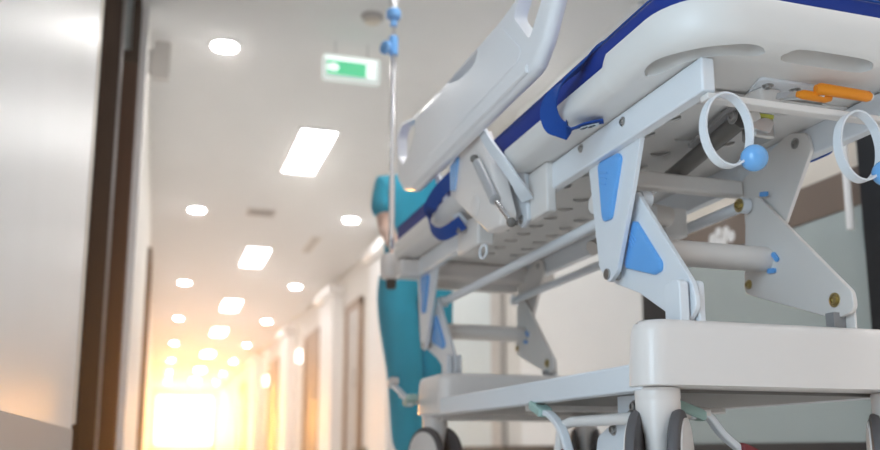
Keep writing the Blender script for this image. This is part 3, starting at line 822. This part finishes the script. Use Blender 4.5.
# moulded inset panel line and lower lip
bm = BM()
ip = round_poly([(2.060, 1.270), (1.928, 1.150), (1.960, 1.128), (2.90, 1.128), (2.98, 1.20), (2.90, 1.250), (2.62, 1.255), (2.20, 1.240)], 0.025, 6)
rings = []
for x, d in ((0.8255, 0.0), (0.8228, 0.002), (0.8228, 0.010)):
    rings.append([(x, y, z) for y, z in inset_loop(ip, d)])
loft(bm, rings)
link('raised_panel', bm, M['rail_plastic'], side)
bm = BM()
prism(bm, round_poly([(0.8265, 1.074), (0.819, 1.080), (0.819, 1.092), (0.8265, 1.100)], 0.003), 'y', 1.90, 2.92); link('lower_lip', bm, M['rail_plastic'], side)
# rail bracket housing, strap arm, gas spring, mounting block
HP = [(2.650, 1.070), (2.645, 0.972), (2.600, 0.945), (2.310, 0.775), (2.215, 0.772), (2.19, 0.80), (2.275, 0.965), (2.372, 1.10), (2.41, 1.115), (2.575, 1.105)]
bm = BM()
rings = []
hp = round_poly(HP, 0.022, 5)
for x, d in ((0.915, 0.006), (0.912, 0.0), (0.878, 0.0), (0.872, 0.004), (0.870, 0.010)):
    rings.append([(x, y, z) for y, z in inset_loop(hp, d)])
loft(bm, rings)
hs = part('rail_bracket', bm, 'white_plastic', smooth=50)
bm = BM(); prism(bm, round_poly([(2.630, 1.068), (2.628, 0.985), (2.585, 0.975), (2.545, 1.078)], 0.008), 'x', 0.866, 0.8702); o = link('blue_label', bm, M['ball_blue'], hs); o['label'] = 'light blue label on the rail bracket'
bm = BM(); lathe(bm, [(0.032, 0), (0.034, 0.002), (0.030, 0.004)], (0.8705, 2.40, 0.875), (-1, 0, 0)); link('bracket_boss', bm, M['white_plastic'], hs)
bm = BM(); cyl(bm, (0.858, 2.345, 0.990), (0.858, 2.212, 0.843), 0.0155, 20); gs2 = part('gas_spring', bm, 'light_grey')
bm = BM(); cyl(bm, (0.858, 2.212, 0.843), (0.858, 2.105, 0.757), 0.007); link('piston_rod', bm, M['chrome'], gs2)
for y, z in ((2.375, 1.012), (2.098, 0.752)):
    bm = BM(); ball(bm, (0.858, y, z), 0.013, 14); cyl(bm, (0.858, y, z), (0.875, y, z), 0.007, 12)
    link('ball_joint', bm, M['dark_metal'], gs2)
bm = BM(); ribbon(bm, [(0.866, y, z) for y, z in ((2.36, 0.995), (2.30, 0.935), (2.22, 0.85))], (0, 0.7, -0.7), 0.012, 0.004); link('spring_clip', bm, M['white_steel'], gs2)
bm = BM(); ribbon(bm, smooth_path([(0.868, 2.36, 1.15), (0.866, 2.33, 1.085), (0.870, 2.262, 1.010), (0.878, 2.185, 0.935), (0.905, 2.165, 0.880), (0.945, 2.19, 0.845)], 5), (0, 0.85, -0.5), 0.036, 0.010); part('rail_arm', bm, 'white_steel', bevel=0.002)
bm = BM(); ribbon(bm, smooth_path([(0.892, 2.86, 1.12), (0.898, 2.80, 1.03), (0.905, 2.73, 0.96), (0.93, 2.66, 0.885)], 5), (0, 0.85, -0.5), 0.034, 0.010); part('rail_arm', bm, 'white_steel', bevel=0.002)
bm = BM(); prism(bm, round_poly([(2.305, 0.955), (2.21, 0.935), (2.195, 0.79), (2.235, 0.775), (2.325, 0.84)], 0.012), 'x', 0.945, 0.957); mb = part('mount_plate', bm, 'white_steel', bevel=0.002)
for y, z in ((2.262, 0.90), (2.235, 0.80)):
    bm = BM(); bolt(bm, (0.945, y, z), (-1, 0, 0), 0.009, 0.006); link('bolt', bm, M['steel'], mb)
bm = BM(); box(bm, 0.957, 0.986, 2.09, 2.24, 0.79, 0.925); part('mount_block', bm, 'tube_steel', bevel=0.005)
bm = BM(); box(bm, 0.93, 0.986, 2.55, 2.75, 0.80, 0.90); part('mount_block', bm, 'tube_steel', bevel=0.008)
bm = BM(); cyl(bm, (0.88, 2.32, 0.80), (0.94, 2.32, 0.80), 0.014, 16); cyl(bm, (0.90, 2.66, 0.87), (0.95, 2.66, 0.87), 0.012, 16); part('pivot_pin', bm, 'steel')
bm = BM(); tube(bm, [(0.90, 2.42 + 0.03 * math.cos(a * math.pi / 8), 0.745 + 0.02 * math.sin(a * math.pi / 8)) for a in range(17)], 0.004, 8); part('pull_ring', bm, 'white_steel')

# ================================================================== MATTRESS (lies on the litter)
mt = thing('mattress', 'dark blue vinyl stretcher mattress strapped onto the white litter', 'mattress', (XC, 2.4, 0.99))
bm = BM()
rings = []
for z, off in ((0.9875, 0.03), (0.990, 0.012), (0.998, 0.003), (1.012, 0.0), (1.046, 0.0), (1.060, 0.004), (1.069, 0.014), (1.072, 0.03)):
    rings.append([(x, y, z) for x, y in rrect(0.903 + off, 1.567 - off, 1.328 + off, 3.48 - off, [0.14 - off, 0.14 - off, 0.07 - off, 0.07 - off], 10)])
loft(bm, rings)
link('mattress_cover', bm, M['mattress'], mt, smooth=60)
bm = BM()
pp = [(x, y, 1.055) for x, y in rrect(0.9015, 1.5685, 1.3265, 3.4815, [0.14, 0.14, 0.07, 0.07], 10)]
tube(bm, pp + [pp[0]], 0.0025, 8); link('piping', bm, M['webbing'], mt)
bm = BM()
path = smooth_path([(1.00, 1.66, 1.074), (0.925, 1.70, 1.072), (0.889, 1.745, 1.034), (0.862, 1.800, 1.003), (0.852, 1.838, 0.968), (0.862, 1.838, 0.926), (0.882, 1.81, 0.905), (0.915, 1.790, 0.913), (0.955, 1.765, 0.919)], 6)
wd = []
for i, p in enumerate(path):
    t = i / (len(path) - 1)
    a, b = Vector((0.25, 1, 0.0)), Vector((0.80, -0.60, 0.15))
    e = Vector((0.5, 0.85, 0.1))
    if t < 0.65: wd.append(a.lerp(-b, min(1, max(0, (t - 0.28) / 0.37))))
    elif t < 0.72: wd.append(-b)
    else: wd.append((-b).lerp(Vector((0.1, 1, 0.1)), min(1, (t - 0.72) / 0.13)))
ribbon(bm, path, wd, 0.047, 0.003)
st = link('strap', bm, M['webbing'], mt, smooth=60)
bm = BM(); ribbon(bm, [(0.914, 1.802, 0.9085), (0.930, 1.794, 0.9125), (0.952, 1.783, 0.9165)], (0.15, 1, 0.12), 0.040, 0.0012); o = link('strap_label', bm, M['label_white'], st); o['label'] = 'white printed label on the strap end'
bm = BM()
for cx, cy, cz in ((0.922, 1.798, 0.9095), (0.938, 1.790, 0.9128)):
    for k in range(12):
        a0, a1 = 2*math.pi*k/12, 2*math.pi*(k+1)/12
        if k == 3: continue
        e1 = Vector((0.006, -0.003, 0.0017)); e2 = Vector((0.0006, 0.010, 0.0008))
        p = Vector((cx, cy, cz)); q0 = p + e1 * math.cos(a0) + e2 * math.sin(a0); q1 = p + e1 * math.cos(a1) + e2 * math.sin(a1)
        tube(bm, [q0, q1], 0.0012, 6)
link('strap_print', bm, M['ink'], st)
bm = BM()
path = smooth_path([(1.0, 2.56, 1.074), (0.93, 2.56, 1.072), (0.885, 2.60, 1.040), (0.872, 2.76, 1.022), (0.866, 2.845, 0.985), (0.868, 2.855, 0.930), (0.876, 2.79, 0.885), (0.885, 2.71, 0.872), (0.905, 2.62, 0.885)], 6)
ribbon(bm, path, [(0.35, 0.6, -0.7)] * len(path), 0.046, 0.003)
link('strap', bm, M['webbing'], mt, smooth=60)
bm = BM()
path = smooth_path([(1.53, 1.78, 1.074), (1.575, 1.78, 1.05), (1.60, 1.78, 0.99), (1.59, 1.78, 0.91), (1.53, 1.79, 0.888), (1.50, 1.80, 0.90)], 6)
ribbon(bm, path, (0, 1, 0), 0.046, 0.003)
link('strap', bm, M['webbing'], mt, smooth=60)

# ================================================================== DRIP POLE
iv = thing('drip_pole', 'slim chrome drip pole with blue clamps at the far stretcher corner', 'pole', (0.912, 3.555, 0.87))
bm = BM(); cyl(bm, (0.912, 3.555, 0.845), (0.912, 3.555, 1.93), 0.0125, 20); link('lower_tube', bm, M['chrome'], iv)
bm = BM(); cyl(bm, (0.912, 3.555, 1.93), (0.912, 3.555, 2.20), 0.0085, 18); link('upper_tube', bm, M['chrome'], iv)
bm = BM(); lathe(bm, [(0.015, 1.86), (0.021, 1.865), (0.021, 1.945), (0.014, 1.952)], (0.912, 3.555, 0)); cyl(bm, (0.912, 3.555, 1.89), (0.874, 3.538, 1.885), 0.012); o = link('clamp', bm, M['ball_blue'], iv); o['label'] = 'blue height clamp'
bm = BM(); lathe(bm, [(0.030, 0), (0.030, 0.014), (0.022, 0.018)], (0.878, 3.540, 1.886), (-1, -0.5, 0), 18); o = link('clamp_knob', bm, M['ball_blue'], iv); o['label'] = 'blue clamp knob'
bm = BM(); lathe(bm, [(0.010, 1.995), (0.016, 2.0), (0.016, 2.026), (0.028, 2.032), (0.033, 2.04), (0.033, 2.066), (0.026, 2.074), (0.012, 2.076)], (0.912, 3.555, 0)); o = link('hook_collar', bm, M['ball_blue'], iv); o['label'] = 'blue hook collar'
for k in range(4):
    a = R(45 + 90 * k); c, s = math.cos(a), math.sin(a)
    bm = BM(); tube(bm, smooth_path([(0.912 + c * r, 3.555 + s * r, z) for r, z in ((0.008, 2.08), (0.02, 2.12), (0.05, 2.19), (0.085, 2.20), (0.105, 2.185), (0.11, 2.22))], 5), 0.004, 10)
    link('hook', bm, M['chrome'], iv)

# ================================================================== PERSON
def skin_mesh(verts, edges, sub=2):
    """verts: (pos, radius or (rx, ry)); returns a bmesh of the skinned, subdivided surface"""
    me = bpy.data.meshes.new('skeleton')
    me.from_pydata([v[0] for v in verts], edges, [])
    o = bpy.data.objects.new('skeleton', me); COL.objects.link(o)
    md = o.modifiers.new('skin', 'SKIN'); md.use_smooth_shade = True
    for i, v in enumerate(verts):
        r = v[1]
        me.skin_vertices[0].data[i].radius = r if isinstance(r, tuple) else (r, r)
        me.skin_vertices[0].data[i].use_root = (i == 0)
    s = o.modifiers.new('sub', 'SUBSURF'); s.levels = sub; s.render_levels = sub
    dg = bpy.context.evaluated_depsgraph_get(); dg.update()
    new = bpy.data.meshes.new_from_object(o.evaluated_get(dg))
    bm = BM(); bm.from_mesh(new)
    bpy.data.objects.remove(o, do_unlink=True); bpy.data.meshes.remove(new)
    return bm
def merge(dst, src):
    me = bpy.data.meshes.new('tmp'); src.to_mesh(me); src.free(); dst.from_mesh(me); bpy.data.meshes.remove(me)

PX, PY = 1.135, 3.98
nurse = thing('person', 'person in teal scrubs gripping the far end of the stretcher', 'person', (PX, PY, FLOOR_Z))
J = {
 'pelvis': (PX, PY, 0.97), 'belly': (PX, PY - 0.01, 1.10), 'chest': (PX + 0.005, PY - 0.03, 1.28), 'neck0': (PX + 0.015, PY - 0.04, 1.44), 'neck1': (PX + 0.035, PY - 0.085, 1.51),
 'shL': (PX - 0.160, PY - 0.02, 1.385), 'elL': (PX - 0.150, PY - 0.05, 1.18), 'wrL': (PX - 0.185, PY - 0.345, 1.02), 'haL': (PX - 0.195, PY - 0.418, 0.985),
 'shR': (PX + 0.178, PY - 0.03, 1.385), 'elR': (PX + 0.24, PY - 0.04, 1.19), 'wrR': (PX + 0.24, PY - 0.350, 1.02), 'haR': (PX + 0.235, PY - 0.423, 0.985),
 'hipL': (PX - 0.095, PY, 0.92), 'knL': (PX - 0.055, PY - 0.04, 0.52), 'anL': (PX - 0.015, PY + 0.04, 0.14), 'toL': (PX - 0.025, PY - 0.10, 0.085),
 'hipR': (PX + 0.10, PY, 0.92), 'knR': (PX + 0.085, PY + 0.02, 0.52), 'anR': (PX + 0.08, PY + 0.16, 0.14), 'toR': (PX + 0.085, PY + 0.02, 0.085),
}
rad = {'pelvis': (0.145, 0.11), 'belly': (0.135, 0.10), 'chest': (0.155, 0.105), 'neck0': 0.062, 'neck1': 0.055,
       'shL': 0.058, 'elL': 0.042, 'wrL': 0.028, 'haL': (0.034, 0.018), 'shR': 0.058, 'elR': 0.042, 'wrR': 0.028, 'haR': (0.034, 0.018),
       'hipL': 0.092, 'knL': 0.060, 'anL': 0.042, 'toL': (0.038, 0.028), 'hipR': 0.092, 'knR': 0.060, 'anR': 0.042, 'toR': (0.038, 0.028)}
E_ = [('pelvis', 'belly'), ('belly', 'chest'), ('chest', 'neck0'), ('neck0', 'neck1'), ('chest', 'shL'), ('shL', 'elL'), ('elL', 'wrL'), ('wrL', 'haL'),
      ('chest', 'shR'), ('shR', 'elR'), ('elR', 'wrR'), ('wrR', 'haR'), ('pelvis', 'hipL'), ('hipL', 'knL'), ('knL', 'anL'), ('anL', 'toL'), ('pelvis', 'hipR'), ('hipR', 'knR'), ('knR', 'anR'), ('anR', 'toR')]
def chain(names, scale=1.0, add=0.0, edges=None, over=None):
    over = over or {}
    idx = {n: i for i, n in enumerate(names)}
    vs = []
    for n in names:
        r = over.get(n, rad[n]); p = J[n]
        r = tuple(a * scale + add for a in r) if isinstance(r, tuple) else r * scale + add
        vs.append((p, r))
    es = [(idx[a], idx[b]) for a, b in E_ if a in idx and b in idx]
    return skin_mesh(vs, es)
body = chain(list(J.keys()))
# fingers curled over the end of the litter
for s, h in ((-1, 'L'), (1, 'R')):
    base = Vector(J['ha' + h])
    for k, (dx, ln) in enumerate(((-0.027, 0.88), (-0.009, 1.0), (0.009, 0.96), (0.027, 0.78))):
        b = base + Vector((dx * -s, 0.01, 0.0))
        vs = [(tuple(b), 0.0095), (tuple(b + Vector((0, -0.035 * ln, 0.006))), 0.009), (tuple(b + Vector((0, -0.060 * ln, -0.014))), 0.0085), (tuple(b + Vector((0, -0.058 * ln, -0.036 * ln))), 0.0075)]
        merge(body, skin_mesh(vs, [(0, 1), (1, 2), (2, 3)]))
    b = base + Vector((0.024 * -s, 0.03, -0.002))
    merge(body, skin_mesh([(tuple(b), 0.011), (tuple(b + Vector((0.018 * -s, -0.022, -0.012))), 0.0105), (tuple(b + Vector((0.014 * -s, -0.046, -0.024))), 0.009)], [(0, 1), (1, 2)]))
# head with face
HC = Vector((PX + 0.045, PY - 0.125, 1.600))
hb = BM()
bmesh.ops.create_uvsphere(hb, u_segments=40, v_segments=28, radius=1.0)
for v in hb.verts:
    x, y, z = v.co
    w = 0.074 * (1 - 0.22 * max(0, -z) ** 1.5)
    v.co = Vector((x * w, y * (0.092 if y > 0 else 0.090 - 0.012 * max(0, -z)), z * 0.115))
    if y < 0:                                           # face side looks towards -Y
        nose = math.exp(-((x / 0.16) ** 2) - ((z + 0.18) / 0.22) ** 2)
        brow = math.exp(-((z - 0.18) / 0.10) ** 2) * max(0, 1 - abs(x) / 0.7)
        sock = math.exp(-((abs(x) - 0.42) / 0.20) ** 2 - ((z - 0.02) / 0.12) ** 2)
        chin = math.exp(-((x / 0.3) ** 2) - ((z + 0.88) / 0.15) ** 2)
        lips = math.exp(-((x / 0.28) ** 2) - ((z + 0.52) / 0.07) ** 2)
        v.co.y += -0.020 * nose - 0.004 * brow + 0.009 * sock - 0.008 * chin - 0.004 * lips
    v.co += HC
merge(body, hb)
for s in (-1, 1):
    eb = BM(); ball(eb, tuple(HC + Vector((s * 0.073, 0.01, -0.005))), 0.03, 16, (0.35, 0.6, 1.0)); merge(body, eb)
b_o = link('body', body, M['skin'], nurse, smooth=80)
for s in (-1, 1):
    bm = BM(); ball(bm, tuple(HC + Vector((s * 0.031, -0.0715, 0.003))), 0.0110, 14); link('eye', bm, M['eye'], nurse)
    bm = BM(); ball(bm, tuple(HC + Vector((s * 0.031, -0.0815, 0.003))), 0.0050, 10, (1, 0.4, 1)); link('iris', bm, M['hair'], nurse)
    bm = BM(); tube(bm, [HC + Vector((s * a, -0.088 + 0.25 * (a - 0.015), z)) for a, z in ((0.015, 0.024), (0.030, 0.030), (0.048, 0.024))], 0.003, 8); link('eyebrow', bm, M['hair'], nurse)
bm = BM(); ball(bm, tuple(HC + Vector((0, -0.090, -0.060))), 0.02, 14, (1, 0.3, 0.32)); link('lips', bm, M['lip'], nurse)
bm = BM()
bmesh.ops.create_uvsphere(bm, u_segments=36, v_segments=24, radius=1.0)
kill = [v for v in bm.verts if (v.co.y < -0.15 and v.co.z < 0.45 - 0.3 * abs(v.co.x)) or v.co.z < -0.75]
bmesh.ops.delete(bm, geom=kill, context='VERTS')
for v in bm.verts: v.co = HC + Vector((v.co.x * 0.082, v.co.y * 0.102 + 0.004, v.co.z * 0.124 + 0.003))
ball(bm, tuple(HC + Vector((0, 0.115, 0.01))), 0.042, 18)
link('hair', bm, M['hair'], nurse, smooth=80)
# scrubs
top_r = {'pelvis': (0.155, 0.12), 'belly': (0.140, 0.105), 'chest': (0.150, 0.105), 'neck0': 0.070, 'shL': 0.060, 'shR': 0.060}
J2 = dict(J)
J['slL'] = tuple(Vector(J['shL']).lerp(Vector(J['elL']), 0.74)); J['slR'] = tuple(Vector(J['shR']).lerp(Vector(J['elR']), 0.74))
rad['slL'] = rad['slR'] = 0.057
E_ += [('shL', 'slL'), ('shR', 'slR')]
tb = chain(['pelvis', 'belly', 'chest', 'neck0', 'shL', 'slL', 'shR', 'slR'], 1.0, 0.014, over=top_r)
link('scrub_top', tb, M['scrubs'], nurse, smooth=80)
leg_r = {'pelvis': (0.148, 0.116), 'belly': (0.118, 0.082), 'hipL': 0.103, 'hipR': 0.103, 'knL': 0.078, 'knR': 0.078, 'anL': 0.066, 'anR': 0.066}
tb = chain(['pelvis', 'belly', 'hipL', 'knL', 'anL', 'hipR', 'knR', 'anR'], 1.0, 0.010, over=leg_r)
link('scrub_trousers', tb, M['scrubs'], nurse, smooth=80)
for a, b in (('anL', 'toL'), ('anR', 'toR')):
    A, B = Vector(J[a]), Vector(J[b])
    bm = BM()
    rings = []
    for z, k in ((FLOOR_Z, 0.96), (FLOOR_Z + 0.02, 1.0), (FLOOR_Z + 0.05, 0.92), (FLOOR_Z + 0.08, 0.66)):
        ring = []
        for q in range(24):
            an = 2 * math.pi * q / 24
            yy = math.sin(an); wx = 0.046 * (1 + 0.12 * (-yy))
            back = 0.02 if z < FLOOR_Z + 0.06 else 0.035
            ring.append((A.x + (B.x - A.x) * 0.5 + math.cos(an) * wx * k, (A.y - 0.075) + back + yy * 0.135 * k, z))
        rings.append(ring)
    loft(bm, rings)
    link('shoe', bm, M['shoe'], nurse, smooth=60)
